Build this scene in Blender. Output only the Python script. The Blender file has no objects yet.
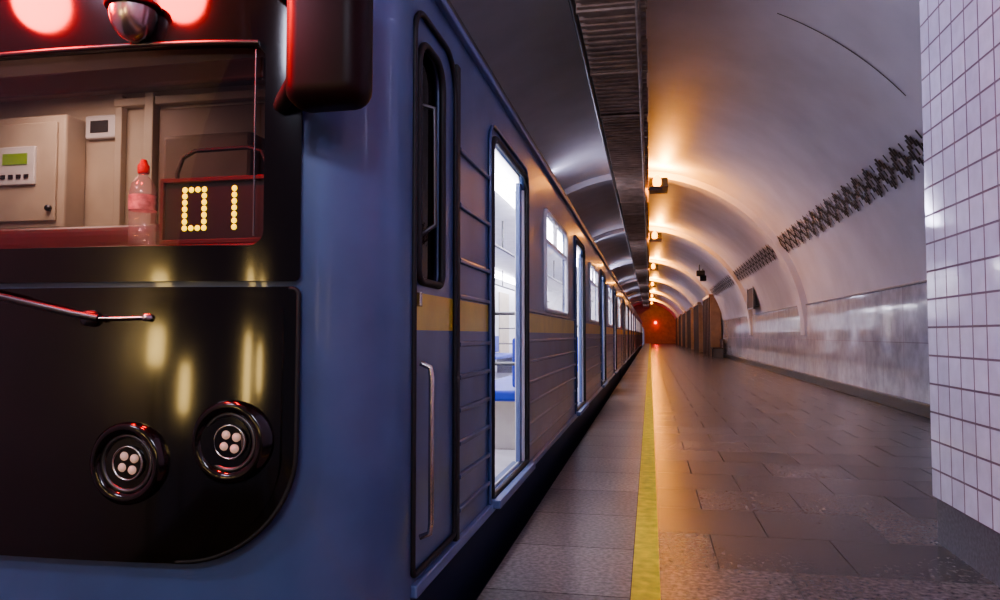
import bpy, bmesh, math, random
from mathutils import Vector, Matrix
random.seed(4)
S = bpy.context.scene
COL = S.collection

# ------------------------------------------------------------------ materials
def new_mat(name):
    m = bpy.data.materials.new(name); m.use_nodes = True
    nt = m.node_tree
    b = nt.nodes["Principled BSDF"]
    return m, nt, b
def noise_var(nt, base, amt, scale, detail=4):
    tc = nt.nodes.new("ShaderNodeTexCoord")
    n = nt.nodes.new("ShaderNodeTexNoise"); n.inputs["Scale"].default_value = scale; n.inputs["Detail"].default_value = detail
    nt.links.new(tc.outputs["Object"], n.inputs["Vector"])
    r = nt.nodes.new("ShaderNodeMapRange")
    r.inputs["From Min"].default_value = .3; r.inputs["From Max"].default_value = .7
    r.inputs["To Min"].default_value = 1-amt; r.inputs["To Max"].default_value = 1+amt*.4
    nt.links.new(n.outputs["Fac"], r.inputs["Value"])
    return tc, n, r
def mulcol(nt, colsock_or_val, facsock):
    mx = nt.nodes.new("ShaderNodeMix"); mx.data_type = 'RGBA'; mx.blend_type = 'MULTIPLY'
    mx.inputs[0].default_value = 1
    if isinstance(colsock_or_val, tuple): mx.inputs[6].default_value = colsock_or_val
    else: nt.links.new(colsock_or_val, mx.inputs[6])
    nt.links.new(facsock, mx.inputs[7])
    return mx.outputs[2]
def mat(name, c, rough=.5, metal=0, amt=.12, scale=6, bump=0, emis=None, es=0, coat=0, spec=.5):
    m, nt, b = new_mat(name)
    c4 = (*c, 1)
    tc, n, r = noise_var(nt, c4, amt, scale)
    nt.links.new(mulcol(nt, c4, r.outputs[0]), b.inputs["Base Color"])
    b.inputs["Roughness"].default_value = rough; b.inputs["Metallic"].default_value = metal
    b.inputs["Coat Weight"].default_value = coat; b.inputs["Coat Roughness"].default_value = .06
    b.inputs["Specular IOR Level"].default_value = spec
    if bump:
        bp = nt.nodes.new("ShaderNodeBump"); bp.inputs["Strength"].default_value = bump; bp.inputs["Distance"].default_value = .01
        nt.links.new(n.outputs["Fac"], bp.inputs["Height"]); nt.links.new(bp.outputs[0], b.inputs["Normal"])
    if emis:
        b.inputs["Emission Color"].default_value = (*emis, 1); b.inputs["Emission Strength"].default_value = es
    return m
def glass(name, tint=(1, 1, 1), refl=.05, rough=.02, edge=.6, milk=0):
    m, nt, b = new_mat(name)
    nt.nodes.remove(b)
    t = nt.nodes.new("ShaderNodeBsdfTransparent"); t.inputs[0].default_value = (*tint, 1)
    g = nt.nodes.new("ShaderNodeBsdfGlossy"); g.inputs["Roughness"].default_value = rough
    lw = nt.nodes.new("ShaderNodeLayerWeight"); lw.inputs[0].default_value = .5
    p = nt.nodes.new("ShaderNodeMath"); p.operation = 'POWER'; p.inputs[1].default_value = 5
    a = nt.nodes.new("ShaderNodeMath"); a.operation = 'MULTIPLY_ADD'; a.inputs[1].default_value = edge; a.inputs[2].default_value = refl
    nt.links.new(lw.outputs["Facing"], p.inputs[0]); nt.links.new(p.outputs[0], a.inputs[0])
    mx = nt.nodes.new("ShaderNodeMixShader"); nt.links.new(a.outputs[0], mx.inputs[0])
    src = t
    if milk:
        df = nt.nodes.new("ShaderNodeBsdfDiffuse"); df.inputs[0].default_value = (.9, .88, .88, 1)
        m2 = nt.nodes.new("ShaderNodeMixShader"); m2.inputs[0].default_value = milk
        nt.links.new(t.outputs[0], m2.inputs[1]); nt.links.new(df.outputs[0], m2.inputs[2]); src = m2
    nt.links.new(src.outputs[0], mx.inputs[1]); nt.links.new(g.outputs[0], mx.inputs[2])
    nt.links.new(mx.outputs[0], nt.nodes["Material Output"].inputs[0])
    return m
def brick_mat(name, ax, w, h, off, c1, c2, cm, ms, rough, spk=.25, spscale=60, bump=.4, bias=0, rvar=.1, big=.15, bigscale=.7, o=(0, 0), spec=.5):
    m, nt, b = new_mat(name)
    tc = nt.nodes.new("ShaderNodeTexCoord"); sp = nt.nodes.new("ShaderNodeSeparateXYZ")
    nt.links.new(tc.outputs["Object"], sp.inputs[0])
    cb = nt.nodes.new("ShaderNodeCombineXYZ")
    for i, a in enumerate(ax):
        ad = nt.nodes.new("ShaderNodeMath"); ad.operation = 'ADD'; ad.inputs[1].default_value = o[i]+100*[w, h][i]
        nt.links.new(sp.outputs[a], ad.inputs[0]); nt.links.new(ad.outputs[0], cb.inputs[i])
    br = nt.nodes.new("ShaderNodeTexBrick")
    br.offset = off; br.squash = 1; br.inputs["Scale"].default_value = 1
    br.inputs["Brick Width"].default_value = w; br.inputs["Row Height"].default_value = h
    br.inputs["Mortar Size"].default_value = ms; br.inputs["Mortar Smooth"].default_value = .2; br.inputs["Bias"].default_value = bias
    br.inputs["Color1"].default_value = (*c1, 1); br.inputs["Color2"].default_value = (*c2, 1); br.inputs["Mortar"].default_value = (*cm, 1)
    nt.links.new(cb.outputs[0], br.inputs["Vector"])
    n = nt.nodes.new("ShaderNodeTexNoise"); n.inputs["Scale"].default_value = spscale; n.inputs["Detail"].default_value = 5
    nt.links.new(tc.outputs["Object"], n.inputs["Vector"])
    r = nt.nodes.new("ShaderNodeMapRange"); r.inputs[1].default_value = .35; r.inputs[2].default_value = .65
    r.inputs[3].default_value = 1-spk; r.inputs[4].default_value = 1+spk
    nt.links.new(n.outputs["Fac"], r.inputs[0])
    n2 = nt.nodes.new("ShaderNodeTexNoise"); n2.inputs["Scale"].default_value = bigscale; n2.inputs["Detail"].default_value = 3
    nt.links.new(tc.outputs["Object"], n2.inputs["Vector"])
    r2 = nt.nodes.new("ShaderNodeMapRange"); r2.inputs[1].default_value = .3; r2.inputs[2].default_value = .7
    r2.inputs[3].default_value = 1-big; r2.inputs[4].default_value = 1+big
    nt.links.new(n2.outputs["Fac"], r2.inputs[0])
    c = mulcol(nt, br.outputs["Color"], r.outputs[0]); c = mulcol(nt, c, r2.outputs[0])
    nt.links.new(c, b.inputs["Base Color"])
    b.inputs["Specular IOR Level"].default_value = spec
    rr = nt.nodes.new("ShaderNodeMapRange"); rr.inputs[1].default_value = .3; rr.inputs[2].default_value = .7
    rr.inputs[3].default_value = rough-rvar; rr.inputs[4].default_value = rough+rvar
    nt.links.new(n2.outputs["Fac"], rr.inputs[0])
    ra = nt.nodes.new("ShaderNodeMath"); ra.operation = 'MULTIPLY_ADD'; ra.inputs[1].default_value = .5
    nt.links.new(br.outputs["Fac"], ra.inputs[0]); nt.links.new(rr.outputs[0], ra.inputs[2]); nt.links.new(ra.outputs[0], b.inputs["Roughness"])
    bp = nt.nodes.new("ShaderNodeBump"); bp.invert = True; bp.inputs["Strength"].default_value = bump; bp.inputs["Distance"].default_value = .004
    nt.links.new(br.outputs["Fac"], bp.inputs["Height"]); nt.links.new(bp.outputs[0], b.inputs["Normal"])
    return m

BLUE = (.074, .122, .27)
M_blue = mat("blue_body_paint", BLUE, .34, .1, .18, 3, coat=.4)
def side_paint():
    m, nt, b = new_mat("side_paint_striped")
    tc = nt.nodes.new("ShaderNodeTexCoord"); sp = nt.nodes.new("ShaderNodeSeparateXYZ")
    nt.links.new(tc.outputs["Object"], sp.inputs[0])
    a = nt.nodes.new("ShaderNodeMath"); a.operation = 'GREATER_THAN'; a.inputs[1].default_value = 1.117
    c = nt.nodes.new("ShaderNodeMath"); c.operation = 'LESS_THAN'; c.inputs[1].default_value = 1.25
    d = nt.nodes.new("ShaderNodeMath"); d.operation = 'MULTIPLY'
    nt.links.new(sp.outputs[2], a.inputs[0]); nt.links.new(sp.outputs[2], c.inputs[0])
    nt.links.new(a.outputs[0], d.inputs[0]); nt.links.new(c.outputs[0], d.inputs[1])
    mx = nt.nodes.new("ShaderNodeMix"); mx.data_type = 'RGBA'
    mx.inputs[6].default_value = (*BLUE, 1); mx.inputs[7].default_value = (.60, .47, .05, 1)
    nt.links.new(d.outputs[0], mx.inputs[0])
    _, n, r = noise_var(nt, None, .22, 4)
    nt.links.new(mulcol(nt, mx.outputs[2], r.outputs[0]), b.inputs["Base Color"])
    b.inputs["Roughness"].default_value = .33; b.inputs["Metallic"].default_value = .05
    b.inputs["Coat Weight"].default_value = .35; b.inputs["Coat Roughness"].default_value = .1
    return m
M_side = side_paint()
M_lblue = mat("sill_blue", (.16, .22, .42), .4, .2)
M_dblue = mat("underframe_dark_blue", (.02, .03, .07), .6)
M_black = mat("gloss_black_mask", (.004, .002, .002), .12, 0, .1, coat=.25)
M_rubber = mat("black_rubber", (.012, .012, .014), .55)
M_mirror = mat("mirror_housing_plastic", (.016, .004, .004), .42, spec=.22)
M_chrome = mat("brushed_steel", (.55, .53, .52), .25, 1)
M_dsteel = mat("dark_steel", (.12, .12, .13), .35, .9)
M_cream = mat("cab_cream_panel", (.60, .52, .42), .5)
M_cream2 = mat("cab_tan_panel", (.26, .16, .13), .5)
M_dash = mat("dash_dark_red", (.09, .015, .012), .45)
M_white = mat("car_interior_white", (.82, .82, .86), .4)
M_cfloor = mat("car_linoleum", (.6, .6, .66), .3, amt=.2)
M_seat = mat("blue_seat_vinyl", (.02, .05, .45), .4)
M_tube = mat("fluorescent_tube", (1, 1, 1), .5, emis=(.93, .90, 1), es=24)
M_glass = glass("window_glass", refl=.03, edge=.25)
M_wglass = glass("windshield_glass", (.93, .84, .82), .045, edge=.7)
M_darkglass = glass("dark_tinted_glass", (.30, .24, .24), .06)
M_vault = mat("vault_plaster", (.62, .61, .69), .52, 0, .12, 1.2, bump=.05)
M_orn = mat("ornament_dark_metal", (.010, .008, .012), .65)
M_duct = mat("dusty_duct_metal", (.42, .31, .25), .55, .1, .4, 4, bump=.3)
M_granite_dark = mat("dark_granite_plinth", (.03, .03, .035), .3, 0, .4, 40)
M_granite_grey = mat("grey_granite_plinth", (.13, .12, .15), .35, 0, .4, 60)
M_yellow = mat("yellow_line_paint", (.86, .64, .05), .55, 0, .30, 14, spec=.25)
M_tan = mat("tan_marble", (.36, .22, .13), .3, 0, .25, 3)
M_brown = mat("dark_brown_passage", (.05, .025, .015), .6)
M_warm = mat("warm_bulb", (1, .7, .3), .5, emis=(1, .33, .015), es=10)
M_post = mat("added_amber_glow", (1, .8, .4), .5, emis=(1, .70, .26), es=24)
M_red = mat("red_signal_glass", (.8, .02, .02), .3, emis=(1, .03, .02), es=30)
M_led = mat("amber_led", (.9, .8, .1), .5, emis=(.95, .80, .02), es=2.8)
M_bulb = mat("headlight_led", (.7, .5, .42), .25, emis=(1, .6, .4), es=.22)
M_green = mat("green_lcd", (.25, .42, .06), .4, emis=(.4, .8, .1), es=.08)
M_floor = brick_mat("platform_granite", (0, 1), .62, .62, .5, (.072, .060, .062), (.165, .135, .134), (.035, .028, .028), .004, .25, .45, 38, bias=-.1, big=.22, bigscale=.9, rvar=.0, spec=.42, bump=.12)
M_edge = brick_mat("platform_edge_granite", (1, 0), .72, .63, .5, (.16, .137, .138), (.25, .215, .215), (.07, .055, .055), .004, .34, .4, 45, big=.18, rvar=.0, o=(0, .72), bump=.12)
M_tile = brick_mat("glazed_tile", (1, 2), .150, .150, 0, (.62, .58, .74), (.71, .67, .83), (.16, .10, .14), .006, .07, .05, 12, .8, rvar=.0, big=.14, o=(.05, -.24), spec=.7)
M_marble = brick_mat("polished_marble_dado", (1, 2), 1.0, .82, 0, (.47, .49, .56), (.58, .58, .66), (.2, .17, .2), .006, .07, .12, 5, .05, rvar=.0, big=.10, bigscale=2, o=(0, -.17), spec=.7)
M_bottle = glass("bottle_plastic", (.95, .96, .97), .10, .06, milk=.14)
M_label = mat("bottle_label", (.80, .62, .62), .5, amt=.5, scale=40)
M_redcap = mat("red_cap", (.8, .03, .03), .4)
M_ballast = mat("track_bed_concrete", (.05, .045, .045), .8)

# ------------------------------------------------------------------ mesh helpers
def obj_from_bm(name, bm, m, parent=None, smooth=False):
    me = bpy.data.meshes.new(name); bm.to_mesh(me); bm.free()
    if m: me.materials.append(m)
    if smooth:
        for p in me.polygons: p.use_smooth = True
    o = bpy.data.objects.new(name, me); COL.objects.link(o)
    if parent: o.parent = parent
    return o
def empty(name, loc=(0, 0, 0)):
    o = bpy.data.objects.new(name, None); o.location = loc; o.empty_display_size = .2; COL.objects.link(o); return o
def boxes(name, lst, m, parent=None, bevel=0, seg=2):
    bm = bmesh.new()
    for (x0, x1, y0, y1, z0, z1) in lst:
        r = bmesh.ops.create_cube(bm, size=1)
        for v in r['verts']:
            v.co = Vector(((x0+x1)/2+v.co.x*(x1-x0), (y0+y1)/2+v.co.y*(y1-y0), (z0+z1)/2+v.co.z*(z1-z0)))
    o = obj_from_bm(name, bm, m, parent)
    if bevel:
        md = o.modifiers.new("bevel", 'BEVEL'); md.width = bevel; md.segments = seg; md.limit_method = 'ANGLE'
    return o
def box(name, x0, x1, y0, y1, z0, z1, m, parent=None, bevel=0, seg=2):
    return boxes(name, [(x0, x1, y0, y1, z0, z1)], m, parent, bevel, seg)
def tube(name, pts, r, m, parent=None, cyclic=False, res=6):
    cu = bpy.data.curves.new(name, 'CURVE'); cu.dimensions = '3D'; cu.bevel_depth = r; cu.bevel_resolution = res//2; cu.use_fill_caps = True
    sp = cu.splines.new('POLY'); sp.points.add(len(pts)-1)
    for i, p in enumerate(pts): sp.points[i].co = (*p, 1)
    sp.use_cyclic_u = cyclic
    t = bpy.data.objects.new("tmp", cu); COL.objects.link(t)
    dg = bpy.context.evaluated_depsgraph_get()
    me = bpy.data.meshes.new_from_object(t.evaluated_get(dg)); bpy.data.objects.remove(t)
    me.name = name; me.materials.clear(); me.materials.append(m)
    for p in me.polygons: p.use_smooth = True
    o = bpy.data.objects.new(name, me); COL.objects.link(o)
    if parent: o.parent = parent
    return o
def rrect(u0, u1, v0, v1, r, n=8):
    pts = []
    rs = r if isinstance(r, (list, tuple)) else [r]*4   # order: (u1,v0) (u1,v1) (u0,v1) (u0,v0)
    for (cx, cy, a0, rr) in [(u1, v0, -90, rs[0]), (u1, v1, 0, rs[1]), (u0, v1, 90, rs[2]), (u0, v0, 180, rs[3])]:
        sx = cx-rr if cx == u1 else cx+rr; sy = cy+rr if cy == v0 else cy-rr
        if rr <= 1e-5: pts.append((cx, cy)); continue
        for i in range(n+1):
            a = math.radians(a0+90*i/n); pts.append((sx+rr*math.cos(a), sy+rr*math.sin(a)))
    return pts
def panel(name, outer, holes, th, fn, m, parent=None, cuts=(), smooth=False, hcuts=()):
    cu = bpy.data.curves.new(name, 'CURVE'); cu.dimensions = '2D'; cu.fill_mode = 'BOTH'; cu.extrude = th/2
    for L in [outer]+list(holes):
        sp = cu.splines.new('POLY'); sp.points.add(len(L)-1)
        for i, p in enumerate(L): sp.points[i].co = (p[0], p[1], 0, 1)
        sp.use_cyclic_u = True
    t = bpy.data.objects.new("tmp", cu); COL.objects.link(t)
    dg = bpy.context.evaluated_depsgraph_get()
    me = bpy.data.meshes.new_from_object(t.evaluated_get(dg)); bpy.data.objects.remove(t)
    bm = bmesh.new(); bm.from_mesh(me); bpy.data.meshes.remove(me)
    for c in cuts:
        bmesh.ops.bisect_plane(bm, geom=bm.verts[:]+bm.edges[:]+bm.faces[:], plane_co=(c, 0, 0), plane_no=(1, 0, 0))
    for c in hcuts:
        bmesh.ops.bisect_plane(bm, geom=bm.verts[:]+bm.edges[:]+bm.faces[:], plane_co=(0, c, 0), plane_no=(0, 1, 0))
    for v in bm.verts: v.co = Vector(fn(v.co.x, v.co.y, v.co.z))
    bmesh.ops.remove_doubles(bm, verts=bm.verts[:], dist=1e-5)
    bmesh.ops.recalc_face_normals(bm, faces=bm.faces[:])
    o = obj_from_bm(name, bm, m, parent, smooth)
    if smooth:
        md = o.modifiers.new("es", 'EDGE_SPLIT'); md.split_angle = math.radians(35)
    return o
def lathe(name, prof, m, parent=None, n=32, loc=(0, 0, 0), axis='Z'):
    bm = bmesh.new(); rings = []
    for (r, z) in prof:
        rings.append([bm.verts.new((r*math.cos(2*math.pi*i/n), r*math.sin(2*math.pi*i/n), z)) for i in range(n)])
    for a, b in zip(rings[:-1], rings[1:]):
        for i in range(n): bm.faces.new((a[i], a[(i+1) % n], b[(i+1) % n], b[i]))
    bmesh.ops.remove_doubles(bm, verts=bm.verts[:], dist=1e-6)
    if axis == 'Y':   # +z of the profile points toward -Y
        bmesh.ops.rotate(bm, verts=bm.verts[:], matrix=Matrix.Rotation(math.radians(90), 3, 'X'))
    bmesh.ops.translate(bm, verts=bm.verts[:], vec=loc)
    bmesh.ops.recalc_face_normals(bm, faces=bm.faces[:])
    o = obj_from_bm(name, bm, m, parent, True)
    return o

# ------------------------------------------------------------------ station
CX, CZ, R = -.35, 1.1, 4.1
Y0, Y1 = -5.0, 100.0
YF = 99.8
bm = bmesh.new()
prof = [(CX+R, -1.25)]+[(CX+R*math.cos(math.radians(a)), CZ+R*math.sin(math.radians(a))) for a in range(0, 181, 3)]+[(CX-R, -1.25)]
prev = None
for k in range(0, 22):
    y = Y0+(Y1-Y0)*k/21
    ring = [bm.verts.new((x, y, z)) for x, z in prof]
    if prev:
        for i in range(len(ring)-1): bm.faces.new((prev[i], prev[i+1], ring[i+1], ring[i]))
    prev = ring
ceil = obj_from_bm("ceiling", bm, M_vault, None, True)

def vp(th, y, rad=R): a = math.radians(th); return (CX+rad*math.cos(a), y, CZ+rad*math.sin(a))

box("floor", .033, 3.75, Y0, YF, -.25, 0, M_floor)
box("floor_platform_edge", -.72, -.09, Y0, YF, -.25, 0, M_edge)
box("floor_yellow_safety_line", -.09, .033, Y0, YF, -.25, .001, M_yellow)
box("wall_platform_side", -.70, 3.75, Y0, YF, -1.2, -.25, M_ballast)
box("floor_track_bed", -4.45, -.70, -11, YF, -1.35, -1.2, M_ballast)
boxes("track_rails", [(-2.95, -2.88, -11, YF, -1.2, -1.04), (-1.42, -1.35, -11, YF, -1.2, -1.04)], M_dsteel)
box("wall_right", 3.655, 3.75, 4.42, 40, .17, 1.81, M_marble)
box("trim_dado_cap", 3.63, 3.70, 4.42, 40, 1.81, 1.84, M_granite_grey, None, .005)
box("baseboard_right", 3.60, 3.75, 4.42, YF, 0, .17, M_granite_dark, None, .01)

def circ_z(x): return CZ+math.sqrt(max(0, R*R-(x-CX)**2))
end = empty("wall_end")
outer = [(CX+R, -1.2)]+[(CX+R*math.cos(math.radians(a)), CZ+R*math.sin(math.radians(a))) for a in range(0, 181, 6)]+[(CX-R, -1.2)]
portal = [(-.75, -1.0)]+[(-2.15+1.4*math.cos(math.radians(a)), 1.4+1.6*math.sin(math.radians(a))) for a in range(0, 181, 15)]+[(-3.55, -1.0)]
panel("end_wall_panel", outer, [portal], .2, lambda u, v, w: (u, 99.95+w, v), M_tan, end)
box("red_signal_lamp", .6, .8, 99.6, 99.75, 2.6, 2.8, M_red, end, .02)

# tiled pylon next to the viewer
pyl = empty("wall_tiled_pylon")
PX = 1.470
bm = bmesh.new()
xs = [PX+(3.74-PX)*i/10 for i in range(11)]
pr = [(PX, .24)]+[(x, circ_z(x)-.005) for x in xs]+[(3.74, .24)]
f1 = [bm.verts.new((x, Y0, z)) for x, z in pr]; f2 = [bm.verts.new((x, 4.42, z)) for x, z in pr]
bm.faces.new(f1); bm.faces.new(f2[::-1])
for i in range(len(pr)): bm.faces.new((f1[i], f1[(i+1) % len(pr)], f2[(i+1) % len(pr)], f2[i]))
bmesh.ops.recalc_face_normals(bm, faces=bm.faces[:])
obj_from_bm("tiled_face", bm, M_tile, pyl)
box("granite_plinth", PX+.015, 3.74, Y0, 4.405, 0, .24, M_granite_grey, pyl)

def addbar(bm, y0, y1, t0, t1, rad=R-.03):
    n = 3
    a = [bm.verts.new(vp(t0+(t1-t0)*i/n, y0, rad)) for i in range(n+1)]
    b = [bm.verts.new(vp(t0+(t1-t0)*i/n, y1, rad)) for i in range(n+1)]
    for i in range(n): bm.faces.new((a[i], a[i+1], b[i+1], b[i]))
# frieze: interlocking stepped diamonds made of upright bars, like an embroidered band
bm = bmesh.new()
y = 5.0; k = 0
cth = 31.9
def deg(h): return math.degrees(h/R)
while y < 39.5:
    # solid stepped diamond with an open centre
    for (o0, o1, h0, h1) in [(0, .07, 0, .06), (.07, .14, 0, .13), (.14, .21, .06, .20), (.21, .29, .11, .245), (.29, .36, .06, .20), (.36, .43, 0, .13), (.43, .50, 0, .06)]:
        addbar(bm, y+o0, y+o1-.006, cth+deg(h0), cth+deg(h1)); addbar(bm, y+o0, y+o1-.006, cth-deg(h1), cth-deg(h0))
    addbar(bm, y+.225, y+.275, cth-deg(.05), cth+deg(.05))
    addbar(bm, y+.53, y+.575, cth-deg(.22), cth-deg(.10)); addbar(bm, y+.53, y+.575, cth+deg(.10), cth+deg(.22))
    addbar(bm, y+.50, y+.61, cth-deg(.02), cth+deg(.02))
    y += .61
fr = obj_from_bm("trim_ornamental_frieze", bm, M_orn)
bm = bmesh.new()
for i in range(14): addbar(bm, 8.85, 8.87, 40+i*1.7, 41.7+i*1.7, R-.01)
obj_from_bm("vault_joint_seam", bm, M_orn, ceil)

# ventilation duct
duct = empty("ceiling_duct")
box("duct_body", -.72, -.04, Y0, 99.5, 4.64, 5.02, M_duct, duct, .05, 3)
boxes("duct_corrugations", [(-.745, -.015, y, y+.07, 4.618, 5.03) for y in [Y0+.17*i for i in range(1, 612)]], M_duct, duct)
tube("duct_conduit", [(-.80, Y0, 4.70), (-.80, 99, 4.70)], .035, M_dsteel, duct)
tube("duct_conduit_2", [(-.10, Y0, 4.59), (-.10, 99, 4.59)], .028, M_duct, duct)
boxes("duct_straps", [(-.76, .0, y, y+.05, 4.595, 5.04) for y in range(-4, 99, 2)], M_duct, duct)
boxes("duct_hangers", [(-.72, -.68, y, y+.04, 5.0, 5.17) for y in range(-4, 99, 3)]+[(-.08, -.04, y, y+.04, 5.0, 5.17) for y in range(-4, 99, 3)], M_dsteel, duct)

# arch ribs + warm lamps (uplights)
lampY = [17.8, 27.5, 40, 54, 70, 86]
for i, ly in enumerate(lampY):
    bm = bmesh.new()
    yb = ly+1.1
    r1, r2 = R-.15, R+.01
    A = []
    for a in range(0, 181, 4):
        A.append([bm.verts.new(vp(a, yb, r1)), bm.verts.new(vp(a, yb, r2)), bm.verts.new(vp(a, yb+.5, r2)), bm.verts.new(vp(a, yb+.5, r1))])
    for p, q in zip(A[:-1], A[1:]):
        for j in range(4): bm.faces.new((p[j], p[(j+1) % 4], q[(j+1) % 4], q[j]))
    bmesh.ops.recalc_face_normals(bm, faces=bm.faces[:])
    obj_from_bm("vault_rib", bm, M_vault, ceil)
    L = empty("ceiling_lamp")
    boxes("lamp_bracket_and_shield", [(-.03, .30, ly-.02, ly+.02, 4.50, 4.53), (.02, .44, ly-.16, ly+.70, 4.53, 4.545), (.02, .44, ly+.11, ly+.12, 4.54, 4.80), (.43, .44, ly-.16, ly+.70, 4.54, 4.57)], M_dsteel, L, .003)  # bracket, plus tray and upright lip added to keep lamp light off the floor
    lathe("lamp_bulb", [(0, 0), (.05, .01), (.09, .06), (.10, .14), (.08, .23), (.03, .29), (0, .30)], M_warm, L, 16, (.19, ly, 4.55))
    d = bpy.data.lights.new("warm_lamp_light", 'POINT'); d.energy = 360; d.color = (1, .38, .045); d.shadow_soft_size = .05
    o = bpy.data.objects.new("lamp_light", d); o.location = (.30, ly+.42, 4.83); COL.objects.link(o); o.parent = L

# pylons with passages in the far right
for i in range(6):
    P = empty("wall_passage_pylon")
    y = 40+i*9.5
    box("pylon_shaft", 3.05, 3.6, y, y+4.6, 0, 3.05, M_tan, P, .03)
    box("pylon_capital", 2.98, 3.45, y-.08, y+4.68, 3.05, 3.2, M_tan, P, .02)
    boxes("pylon_pilasters", [(3.0, 3.06, y+.15+j*1.1, y+.55+j*1.1, .0, 3.05) for j in range(5)], M_brown, P, .01)
    box("passage_recess", 3.42, 3.6, y+4.6, y+9.5, .0, 3.0, M_brown, P)

sg = empty("framed_wall_sign")
box("sign_board", 3.42, 3.46, 26.4, 27.9, 2.02, 3.0, M_brown, sg, .01)
boxes("sign_frame", [(3.40, 3.47, 26.35, 26.42, 1.98, 3.04), (3.40, 3.47, 27.88, 27.95, 1.98, 3.04), (3.40, 3.47, 26.4, 27.9, 3.0, 3.05), (3.40, 3.47, 26.4, 27.9, 1.98, 2.03)], M_dsteel, sg)
boxes("sign_brackets", [(3.45, 3.62, 26.6, 26.65, 2.05, 2.1), (3.45, 3.62, 27.6, 27.65, 2.05, 2.1)], M_dsteel, sg)
sk = empty("loudspeaker_cluster")
boxes("speaker_boxes", [(2.05, 2.40, 34.2, 34.6, 3.72, 3.96), (2.25, 2.52, 35.0, 35.4, 3.55, 3.80)], M_rubber, sk, .03)
boxes("speaker_bracket", [(2.15, 2.2, 34.3, 34.5, 3.94, 4.22), (2.35, 2.4, 35.1, 35.3, 3.78, 4.10)], M_dsteel, sk)
bn = empty("platform_bench")
boxes("bench_seat", [(3.0, 3.5, 38.0, 39.8, .42, .48)], M_brown, bn, .01)
boxes("bench_back", [(3.48, 3.54, 38.0, 39.8, .5, .9)], M_brown, bn, .01)
boxes("bench_legs", [(3.05, 3.5, 38.15, 38.25, 0, .42), (3.05, 3.5, 39.55, 39.65, 0, .42), (3.48, 3.52, 38.2, 38.26, .4, .55), (3.48, 3.52, 39.5, 39.56, .4, .55)], M_dsteel, bn)

# added strip lights, hidden above the train, to brighten the right wall
for i in range(8):
    y = 3.2+12*i
    F = empty("fill_strip_unit")
    box("fill_strip_housing", -2.62, -2.42, y, y+3, 4.22, 4.36, M_dsteel, F, .01)
    boxes("fill_strip_hangers", [(-2.54, -2.50, y+.3, y+.34, 4.35, 4.52), (-2.54, -2.50, y+2.6, y+2.64, 4.35, 4.52)], M_dsteel, F)
    d = bpy.data.lights.new("fill_strip", 'AREA'); d.shape = 'RECTANGLE'; d.size = 2.8; d.size_y = .18; d.energy = 150 if i else 200; d.color = (.76, .75, 1)
    o = bpy.data.objects.new("fill_strip_light", d); o.location = (-2.40, y+1.5, 4.24)
    o.rotation_euler = Vector((1, 0, -.42)).to_track_quat('-Z', 'Y').to_euler(); o.rotation_euler.rotate_axis('Z', math.pi/2)
    COL.objects.link(o); o.parent = F

# added amber glow posts behind the viewer, there to streak the glossy mask
for (x, y, z0, z1) in [(-3.95, -3.4, 1.3, 1.75), (-4.2, -6.2, .7, 1.5), (-1.85, -7.5, .8, 2.1), (-1.2, -9.5, 1.1, 2.1)]:
    L = empty("added_reflection_post")
    lathe("reflection_glow", [(0, 0), (.14, .01), (.17, .05), (.17, z1-z0-.05), (.14, z1-z0-.01), (0, z1-z0)], M_post, L, 20, (x, y, z0))
    lathe("reflection_stand", [(0, -1.2-z0), (.04, -1.2-z0), (.04, 0), (0, 0)], M_dsteel, L, 12, (x, y, z0))

# ------------------------------------------------------------------ train
XS = -.8; ZT = 2.41; ZB = .22
doorC = [4.33, 8.75, 13.15, 17.55]
winC = [6.54, 10.95, 15.35]
DW, WW = .56, .77
def side_map(u, v, w): return (XS-.02+w, u, v)

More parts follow.
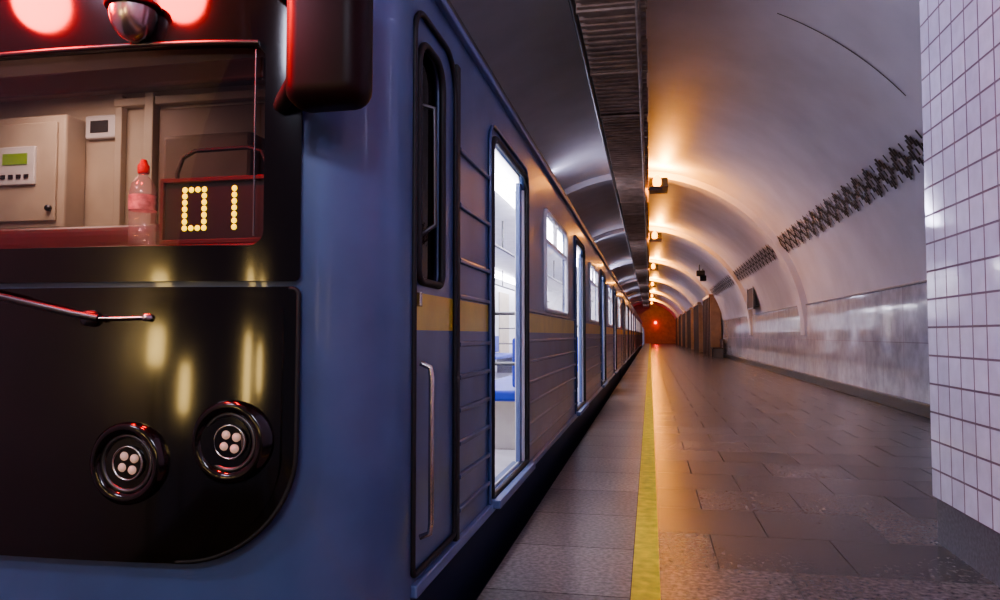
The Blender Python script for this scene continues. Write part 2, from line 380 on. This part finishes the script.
def car_parts(ystart, yend, parent, first):
    doors = [rrect(c-DW, c+DW, .27, 2.14, [.03, .10, .10, .03]) for c in doorC]
    wins = [rrect(c-WW, c+WW, 1.30, 2.08, .07) for c in winC]+[rrect(19.0, 20.4, 1.30, 2.08, .07)]
    if first: extra = [rrect(2.52, 2.83, 1.29, 2.16, [.05, .10, .10, .05])]
    else: extra = [rrect(2.6, 3.3, 1.30, 2.08, .07)]
    panel("side_panel", rrect(ystart, yend, ZB, ZT, 0), doors+wins+extra, .03, side_map, M_side, parent)
    panel("inner_lining", rrect(3.4 if first else ystart+.1, yend-.1, ZB+.04, ZT-.02, 0), [rrect(c-DW-.02, c+DW+.02, .28, 2.15, .1) for c in doorC]+[rrect(c-WW-.02, c+WW+.25, 1.28, 2.10, .03) for c in winC]+[rrect(18.98, 20.6, 1.28, 2.1, .03)], .01, lambda u, v, w: (XS-.045+w, u, v), M_white, parent)
    panel("far_side_panel", rrect(ystart, yend, ZB, ZT, 0), [rrect(c-WW, c+WW, 1.30, 2.08, .07) for c in winC], .04, lambda u, v, w: (-3.48+w, u, v), M_side, parent)
    panel("far_lining", rrect(ystart+.9, yend-.1, ZB, ZT, 0), [rrect(c-WW, c+WW, 1.30, 2.08, .07) for c in winC], .01, lambda u, v, w: (-3.43+w, u, v), M_white, parent)
    boxes("far_doors", [(-3.42, -3.40, c-.6, c+.6, .27, 2.1) for c in doorC], M_cream, parent, .005)
    for i, c in enumerate(doorC):
        tube("door_seal", [(XS+.004, u, v) for u, v in rrect(c-DW, c+DW, .275, 2.14, [.03, .10, .10, .03])], .016, M_rubber, parent, True)
        tube("door_surround", [(XS+.004, u, v) for u, v in rrect(c-DW-.05, c+DW+.05, .24, 2.20, [.02, .12, .12, .02])], .009, M_blue, parent, True)
    boxes("door_jambs", [b for c in doorC for b in [(XS-.075, XS-.012, c-DW-.02, c-DW+.012, .27, 2.06), (XS-.075, XS-.012, c+DW-.012, c+DW+.02, .27, 2.06)]], M_white, parent, .003)
    boxes("door_leaf_edges", [b for c in doorC for b in [(XS-.06, XS-.03, c+DW-.07, c+DW, .28, 2.1), (XS-.06, XS-.03, c-DW, c-DW+.05, .28, 2.1)]], M_lblue, parent, .004)
    wf = []
    for (a, b) in [(c-WW, c+WW) for c in winC]+[(19.0, 20.4)]:
        tube("window_frame", [(XS+.002, u, v) for u, v in rrect(a, b, 1.30, 2.08, .07)], .018, M_white, parent, True)
        wf.append((XS-.03, XS+.004, a, b, 1.835, 1.865))
        wf.append((XS-.03, XS+.004, (a+b)/2-.012, (a+b)/2+.012, 1.86, 2.07))
    boxes("window_bars", wf, M_white, parent)
    boxes("window_panes", [(XS-.012, XS-.008, a, b, 1.30, 2.08) for (a, b) in [(c-WW, c+WW) for c in winC]+[(19.0, 20.4)]], M_glass, parent)
    boxes("far_window_panes", [(-3.482, -3.478, c-WW, c+WW, 1.30, 2.08) for c in winC], M_darkglass, parent)
    rb = []
    free = [(3.10, doorC[0]-DW-.06)]
    for i in range(3): free.append((doorC[i]+DW+.06, doorC[i+1]-DW-.06))
    free.append((doorC[3]+DW+.06, yend-.1))
    if not first: free.append((ystart+.1, doorC[0]-DW-.06))
    for (a, b) in free:
        for z in [.36, .50, .64, .78, .92, 1.06]: rb.append((XS-.01, XS+.010, a, b, z-.011, z+.011))
    for z in [1.42, 1.66, 1.90]: rb.append((XS-.01, XS+.010, 3.10, doorC[0]-DW-.06, z-.011, z+.011))
    for (a, b) in free: rb.append((XS-.01, XS+.008, a, b, 1.255, 1.275))
    boxes("corrugation_ribs", rb, M_blue, parent, .006)
    boxes("side_lips", [(XS-.02, XS+.018, ystart+.02, yend, .205, .25), (XS-.02, XS+.022, ystart, yend, ZT-.02, ZT+.015)], M_lblue, parent, .006)
    boxes("door_sills", [(XS-.10, XS+.055, c-DW-.03, c+DW+.03, .225, .268) for c in doorC], M_lblue, parent, .005)
    box("underframe", -3.44, XS-.05, ystart+.05, yend, -.45, .21, M_dblue, parent)
    boxes("bogies", [(-3.2, -1.1, ystart+2, ystart+4.5, -1.04, -.45), (-3.2, -1.1, yend-4.5, yend-2, -1.04, -.45)], M_rubber, parent, .05)
    bm = bmesh.new(); prev = None
    pr = [(-2.15+1.37*math.cos(math.radians(a)), ZT+.42*math.sin(math.radians(a))) for a in range(0, 181, 10)]
    for y in (ystart-.1, yend):
        ring = [bm.verts.new((x, y, z)) for x, z in pr]
        if prev:
            for i in range(len(ring)-1): bm.faces.new((prev[i], prev[i+1], ring[i+1], ring[i]))
        bm.faces.new(ring)
        prev = ring
    obj_from_bm("roof", bm, M_dsteel, parent, True)
    ys = 3.36 if first else ystart+.05
    box("car_floor", -3.44, XS-.03, ystart+.4, yend, .21, .262, M_cfloor, parent)
    box("car_ceiling", -3.44, XS-.03, ystart+.4, yend, 2.36, 2.40, M_white, parent)
    boxes("end_bulkheads", [(-3.44, XS-.05, yend-.08, yend-.03, .26, 2.36)]+([(-3.44, XS-.05, ystart+.05, ystart+.1, .26, 2.36)] if not first else []), M_white, parent)
    boxes("ceiling_tubes", [(-1.22, -1.12, ys+.2, yend-.3, 2.27, 2.30), (-3.10, -3.0, ys+.2, yend-.3, 2.27, 2.30)], M_tube, parent)
    boxes("tube_brackets", [(X, X+.03, ys+.6+1.5*j, ys+.63+1.5*j, 2.29, 2.365) for X in (-1.185, -3.065) for j in range(11)], M_white, parent)
    st = []; sb = []; se = []
    for i in range(3):
        a, b = doorC[i]+1.0, doorC[i+1]-1.0
        st += [(-1.38, -.90, a, b, .62, .70), (-3.40, -2.92, a, b, .62, .70)]
        sb += [(-.98, -.89, a, b, .72, 1.08), (-3.42, -3.33, a, b, .72, 1.08)]
        for yy in (a+.1, b-.16): se += [(-1.30, -.95, yy, yy+.06, .26, .62), (-3.35, -3.0, yy, yy+.06, .26, .62)]
    boxes("seat_cushions", st, M_seat, parent, .02)
    boxes("seat_backs", sb, M_seat, parent, .02)
    boxes("seat_legs", se, M_chrome, parent)
    for i in range(3):
        a, b = doorC[i]+.80, doorC[i+1]-.80
        for X, xx in ((-1.40, -.92), (-2.90, -3.38)):
            for yy in (a, b):
                tube("grab_pole", [(X, yy, .27), (X, yy, 2.35)], .017, M_dsteel, parent)
                tube("seat_end_rail", [(X, yy, 1.25), (xx, yy, 1.25)], .013, M_dsteel, parent)
                tube("seat_end_rail_low", [(X, yy, .9), (xx, yy, .9)], .013, M_dsteel, parent)
    for X in (-1.55, -2.75):
        tube("ceiling_handrail", [(X, ys+1.2, 2.02), (X, yend-.8, 2.02)], .015, M_dsteel, parent)
        for c in [5.2, 7.9, 9.6, 12.3, 14, 16.7]:
            tube("rail_drop", [(X, c, 2.02), (X, c, 2.33)], .011, M_dsteel, parent)

YS, YE = 2.46, 21.5
car1 = empty("subway_train_car")
car_parts(YS, YE, car1, True)
car2 = empty("subway_train_car")
car_parts(2.3, YE, car2, False)
car2.location = (0, 19.6, 0)
boxes("gangway_coupler", [(-2.5, -1.8, 1.95, 2.4, -.3, .1), (-3.2, -1.1, 2.0, 2.3, .3, 2.3)], M_rubber, car2)
for k in range(2, 4):
    e = empty("subway_train_car"); e.location = (0, 19.6*k, 0)
    for p in [c for c in car2.children]:
        q = bpy.data.objects.new(p.name.split('.')[0], p.data); COL.objects.link(q); q.parent = e
        for mod in p.modifiers:
            if mod.type == 'BEVEL':
                n = q.modifiers.new("bevel", 'BEVEL'); n.width = mod.width; n.segments = 1; n.limit_method = 'ANGLE'

# curved front, plan as a superellipse
N = 3.0; HW = 1.35; TC = -2.15; DEP = .44
tab = []; s = 0; last = None
for i in range(0, 721):
    a = math.pi*i/720
    ca, sa = math.cos(a), math.sin(a)
    x = TC+HW*math.copysign(abs(ca)**(2/N), ca); y = 2.46-DEP*max(0, sa)**(2/N)
    if last: s += math.hypot(x-last[0], y-last[1])
    tab.append((s, x, y)); last = (x, y)
UT = s
def fpos(u):
    u = min(max(u, 0), UT)
    lo, hi = 0, len(tab)-1
    while hi-lo > 1:
        m = (lo+hi)//2
        if tab[m][0] <= u: lo = m
        else: hi = m
    a, b = tab[lo], tab[hi]; t = (u-a[0])/max(1e-9, b[0]-a[0])
    dx, dy = b[1]-a[1], b[2]-a[2]; L = math.hypot(dx, dy) or 1
    return a[1]+dx*t, a[2]+dy*t, -dy/L*1.0, dx/L*1.0
def uX(X):
    for (s_, x, y) in tab:
        if x <= X: return s_
def fmap(off, bulge=0):
    def f(u, v, w):
        x, y, nx, ny = fpos(u)
        if ny > 0: nx, ny = -nx, -ny
        bb = bulge*math.sin(max(0, min(1, (1.25-v)/.85))*math.pi/2) if bulge else 0
        return (x+nx*(w+off+bb), y+ny*(w+off+bb), v)
    return f
cuts = [UT*i/110 for i in range(1, 110)]
ua, ub = uX(-1.145), uX(-3.155)
ma, mb = uX(-1.045), uX(-3.255)
panel("front_shell", rrect(0, UT, -.45, ZT, 0), [rrect(ua-.02, ub+.02, 1.34, 2.03, .06)], .03, fmap(-.015), M_blue, car1, cuts, True)
panel("windshield_surround", rrect(ma, mb, 1.262, 2.36, [.02, .15, .15, .02]), [rrect(ua, ub, 1.37, 1.985, .045)], .03, fmap(.010), M_black, car1, cuts, True)
hc = [.4+.05*i for i in range(1, 17)]
panel("lower_mask", rrect(ma, mb, .43, 1.245, [.32, .02, .02, .32], 14), [], .03, fmap(.006, .025), M_black, car1, cuts, True, hc)
panel("lower_mask_raised", rrect(ma+.045, mb-.045, .46, 1.215, [.28, .05, .05, .28], 14), [], .02, fmap(.024, .03), M_black, car1, cuts, True, hc)
rim = rrect(ma+.004, mb-.004, .435, 1.24, [.32, .02, .02, .32], 14)
tube("lower_mask_rim", [fmap(.016, .025)(u, v, 0) for u, v in rim], .008, M_rubber, car1, True)
panel("windshield", rrect(ua-.01, ub+.01, 1.36, 1.995, .03), [], .004, fmap(-.008), M_wglass, car1, cuts, True)
tube("windshield_top_trim", [(*fmap(.03)(ua+.02+(ub-ua-.04)*i/40, 1.99, 0),) for i in range(41)], .008, M_dsteel, car1)
tube("windshield_side_trim", [(*fmap(.02)(ua+.03, 1.40+.57*i/4, 0),) for i in range(5)], .003, M_dsteel, car1)
def headlight(X, z):
    H = empty("headlight"); H.parent = car1
    x, y, nx, ny = fpos(uX(X)); y -= .052
    lathe("headlight_bezel", [(.085, -.02), (.088, .022), (.108, .028), (.120, .020), (.124, -.03)], M_black, H, 40, (X, y, z), 'Y')
    lathe("headlight_ring", [(.074, -.004), (.074, .014), (.086, .018), (.088, -.004)], M_dsteel, H, 40, (X, y, z), 'Y')
    lathe("headlight_bowl", [(0, -.015), (.05, -.012), (.076, .004)], M_black, H, 40, (X, y, z), 'Y')
    lathe("headlight_reflector", [(0, -.005), (.05, -.003), (.052, .010), (.047, .012), (.046, .0)], M_chrome, H, 32, (X, y-.003, z), 'Y')
    for i in range(4):
        a = 2*math.pi*i/4+.6
        lathe("led_lens", [(.0125, 0), (.0135, .006), (.009, .012), (0, .014)], M_bulb, H, 14, (X+.024*math.cos(a), y-.003, z+.024*math.sin(a)), 'Y')
headlight(-1.515, .722); headlight(-1.21, .787); headlight(-2.785, .722); headlight(-3.09, .787)
D = empty("dome_lamp"); D.parent = car1
DX, DZ = -1.535, 2.075
lathe("lamp_plate", [(0, .03), (.078, .03), (.082, .02), (.078, .012), (0, .012)], M_mirror, D, 32, (DX, 1.98, DZ))
lathe("lamp_dome", [(.070, .012), (.068, -.01), (.058, -.045), (.038, -.070), (.015, -.082), (0, -.084)], M_chrome, D, 32, (DX, 1.98, DZ))
tube("lamp_neck", [(DX, 1.98, 2.10), (DX, 1.98, 2.17), (DX, 2.03, 2.19)], .02, M_mirror, D)
for X in (-1.38, -1.95):
    RM = empty("red_marker_light"); RM.parent = car1
    lathe("marker_housing", [(.06, -.02), (.065, .03), (.05, .035)], M_dsteel, RM, 24, (X, 2.05, 2.25), 'Y')
    lathe("marker_lens", [(.055, .02), (.045, .045), (.02, .055), (0, .056)], M_red, RM, 24, (X, 2.05, 2.25), 'Y')
    d = bpy.data.lights.new("red_marker", 'POINT'); d.energy = 62; d.color = (1, .03, .02); d.shadow_soft_size = .10
    o = bpy.data.objects.new("marker_glow", d); o.location = (X-.12, 1.78, 2.26); COL.objects.link(o); o.parent = RM
MR = empty("wing_mirror"); MR.parent = car1
mb_ = box("mirror_housing", -1.0, -.762, 1.88, 2.02, 1.735, 2.22, M_mirror, MR, .055, 5)
for p in mb_.data.polygons: p.use_smooth = True
tube("mirror_arm", [(-1.12, 2.12, 1.80), (-1.08, 2.06, 1.80), (-.98, 1.97, 1.86)], .025, M_rubber, MR)
tube("mirror_arm_upper", [(-1.12, 2.12, 2.15), (-1.08, 2.04, 2.15), (-.98, 1.97, 2.12)], .022, M_rubber, MR)
W = empty("windshield_wiper"); W.parent = car1
tube("wiper_arm", [(-2.35, 1.955, 1.30), (-1.98, 1.945, 1.225), (-1.70, 1.955, 1.165), (-1.62, 1.965, 1.150)], .011, M_dsteel, W)
tube("wiper_link", [(-1.66, 1.96, 1.150), (-1.55, 1.975, 1.150), (-1.48, 1.985, 1.152)], .005, M_chrome, W)
lathe("wiper_pivot", [(0, .02), (.022, .018), (.026, -.01), (.026, -.04)], M_dsteel, W, 20, (-1.66, 1.98, 1.15), 'Y')
lathe("wiper_pivot_end", [(0, .012), (.011, .01), (.012, -.04)], M_chrome, W, 20, (-1.475, 1.99, 1.152), 'Y')

CD = empty("cab_door"); CD.parent = car1
tube("cab_door_seal", [(XS+.003, u, v) for u, v in rrect(2.472, 3.03, .28, 2.26, [.03, .16, .10, .03])], .011, M_rubber, CD, True)
tube("cab_window_seal", [(XS+.003, u, v) for u, v in rrect(2.52, 2.83, 1.29, 2.16, [.05, .10, .10, .05])], .014, M_rubber, CD, True)
box("cab_window_pane", XS-.025, XS-.02, 2.52, 2.83, 1.29, 2.16, M_darkglass, CD)
boxes("cab_door_pillar", [(XS-.01, XS+.012, 3.035, 3.085, .24, 2.25)], M_rubber, CD, .006)
tube("cab_door_handle", [(XS, 2.565, 1.0), (XS+.035, 2.565, .985), (XS+.04, 2.565, .95), (XS+.04, 2.565, .44), (XS+.035, 2.565, .405), (XS, 2.565, .39)], .010, M_chrome, CD)
tube("cab_inner_grab_rail", [(XS-.04, 2.60, 1.95), (XS+.03, 2.62, 1.93), (XS+.035, 2.62, 1.5), (XS-.02, 2.6, 1.46)], .009, M_dsteel, CD)
boxes("cab_door_lock", [(XS-.005, XS+.012, 2.52, 2.545, 1.20, 1.25)], M_chrome, CD, .003)

CI = empty("driver_cab_interior"); CI.parent = car1
box("cab_rear_wall", -3.44, XS-.06, 3.30, 3.36, .26, 2.36, M_cream, CI)
box("cab_rear_tan_panel", -2.38, -1.0, 3.27, 3.30, .3, 2.22, M_cream2, CI, .01)
boxes("cab_door_frame", [(-2.62, -2.58, 3.26, 3.30, .3, 2.3), (-2.44, -2.39, 3.24, 3.30, .3, 2.3), (-2.62, -1.0, 3.25, 3.30, 2.24, 2.28)], M_cream, CI, .005)
box("equipment_cabinet", -3.30, -2.81, 3.16, 3.30, 1.62, 2.19, M_cream, CI, .012)
boxes("cabinet_door", [(-3.28, -2.85, 3.145, 3.16, 1.66, 2.15)], M_cream, CI, .004)
box("cabinet_lcd_bezel", -3.18, -2.96, 3.13, 3.146, 1.84, 2.03, M_white, CI, .004)
box("cabinet_lcd", -3.14, -3.0, 3.125, 3.131, 1.94, 1.995, M_green, CI)
boxes("cabinet_buttons", [(-3.15+i*.045, -3.125+i*.045, 3.125, 3.131, 1.87, 1.89) for i in range(4)], M_dsteel, CI)
lathe("cabinet_lock", [(0, .02), (.014, .018), (.015, 0)], M_dsteel, CI, 16, (-2.88, 3.145, 1.72), 'Y')
box("thermostat", -2.80, -2.62, 3.27, 3.30, 2.09, 2.21, M_white, CI, .01)
box("thermostat_screen", -2.765, -2.665, 3.266, 3.271, 2.12, 2.18, M_rubber, CI)
box("dashboard", -3.30, -.98, 2.16, 2.60, 1.20, 1.395, M_dash, CI, .02)
box("dash_hood", -3.25, -1.70, 2.36, 2.60, 1.395, 1.50, M_dash, CI, .04, 4)
box("cab_ceiling_panel", -3.40, -.9, 2.25, 3.3, 2.32, 2.36, M_cream2, CI)
box("partition_cabinet", -2.2, -1.75, 3.05, 3.27, 1.3, 2.02, M_cream2, CI, .02)
boxes("overhead_sunshade", [(-3.0, -1.2, 2.16, 2.19, 1.92, 1.99)], M_dash, CI, .01)
d = bpy.data.lights.new("cab_fill", 'AREA'); d.size = .5; d.energy = 8; d.color = (1, .82, .70)
o = bpy.data.objects.new("cab_fill_light", d); o.location = (-2.7, 2.75, 2.30); COL.objects.link(o); o.parent = CI  # added fill for the cab interior, no visible source

RD = empty("route_number_display")
box("display_case", -1.575, -1.19, 2.19, 2.26, 1.395, 1.61, M_rubber, RD, .008)
boxes("display_bezel", [(-1.575, -1.19, 2.178, 2.192, 1.598, 1.612), (-1.575, -1.19, 2.178, 2.192, 1.395, 1.41), (-1.575, -1.563, 2.178, 2.192, 1.40, 1.61), (-1.202, -1.19, 2.178, 2.192, 1.40, 1.61)], M_dash, RD, .002)
tube("display_handle", [(-1.545, 2.225, 1.60), (-1.545, 2.225, 1.64), (-1.525, 2.225, 1.69), (-1.48, 2.225, 1.712), (-1.29, 2.225, 1.715), (-1.24, 2.225, 1.70), (-1.22, 2.225, 1.66), (-1.22, 2.225, 1.60)], .007, M_rubber, RD)
bm = bmesh.new()
def dot(x, z):
    r = bmesh.ops.create_uvsphere(bm, u_segments=10, v_segments=6, radius=.0098)
    for v in r['verts']: v.co = Vector((x+v.co.x, 2.188+v.co.y*.4, z+v.co.z))
for r_ in range(7):
    z = 1.574-r_*.0210
    if r_ in (0, 6):
        for c in (0, 1, 2, 3): dot(-1.490+c*.0235, z)
    else:
        dot(-1.490, z); dot(-1.490+.0705, z)
for r_ in range(7): dot(-1.312, 1.574-r_*.0210)
obj_from_bm("led_digits", bm, M_led, RD, True)

WB = empty("water_bottle")
bx, by, bz = -1.665, 2.215, 1.396
lathe("bottle_body", [(0, .004), (.034, 0), (.043, .008), (.043, .05), (.039, .06), (.043, .07), (.043, .12), (.041, .13), (.043, .14), (.043, .18), (.036, .21), (.020, .232), (.015, .238), (.015, .25)], M_bottle, WB, 28, (bx, by, bz))
lathe("bottle_label", [(.0438, .12), (.0442, .125), (.0442, .165), (.0438, .17)], M_label, WB, 28, (bx, by, bz))
lathe("bottle_cap", [(.017, .245), (.019, .25), (.019, .272), (.014, .278), (.009, .292), (0, .294)], M_redcap, WB, 20, (bx, by, bz))

# ------------------------------------------------------------------ lights
def area(name, loc, target, sx, sy, e, col):
    d = bpy.data.lights.new(name, 'AREA'); d.shape = 'RECTANGLE'; d.size = sx; d.size_y = sy; d.energy = e; d.color = col
    o = bpy.data.objects.new(name, d); o.location = loc
    o.rotation_euler = (Vector(target)-Vector(loc)).to_track_quat('-Z', 'Y').to_euler(); COL.objects.link(o); return o
area("rear_fill_light", (.3, -3.6, 4.2), (-.3, 4, .8), 1.6, .6, 105, (.78, .80, 1))  # added unseen cool fill behind the camera for train and tiles
area("left_fill_light", (-3.3, -.6, 3.9), (1.2, 4.0, .6), .8, .8, 90, (.78, .74, 1))  # added unseen fill from the left, aimed towards the tiled pylon
d = bpy.data.lights.new("red_signal", 'POINT'); d.energy = 80; d.color = (1, .03, .02); d.shadow_soft_size = .2
o = bpy.data.objects.new("red_signal_glow", d); o.location = (.8, 97.5, 2.2); COL.objects.link(o); o.parent = end

w = bpy.data.worlds.new("world"); S.world = w; w.use_nodes = True
w.node_tree.nodes["Background"].inputs[0].default_value = (.50, .44, .66, 1)
w.node_tree.nodes["Background"].inputs[1].default_value = .26
try:
    S.view_settings.view_transform = 'AgX'
    S.view_settings.look = 'AgX - Medium High Contrast'
except Exception as ex:
    print(ex)

# ------------------------------------------------------------------ camera
c = bpy.data.cameras.new("camera"); c.sensor_width = 36; c.lens = 27; c.clip_end = 300; c.clip_start = .02
co = bpy.data.objects.new("camera", c); co.location = (0, 0, 1.1)
co.rotation_euler = (math.radians(92.67), 0, math.radians(11.31)); COL.objects.link(co)
S.camera = co
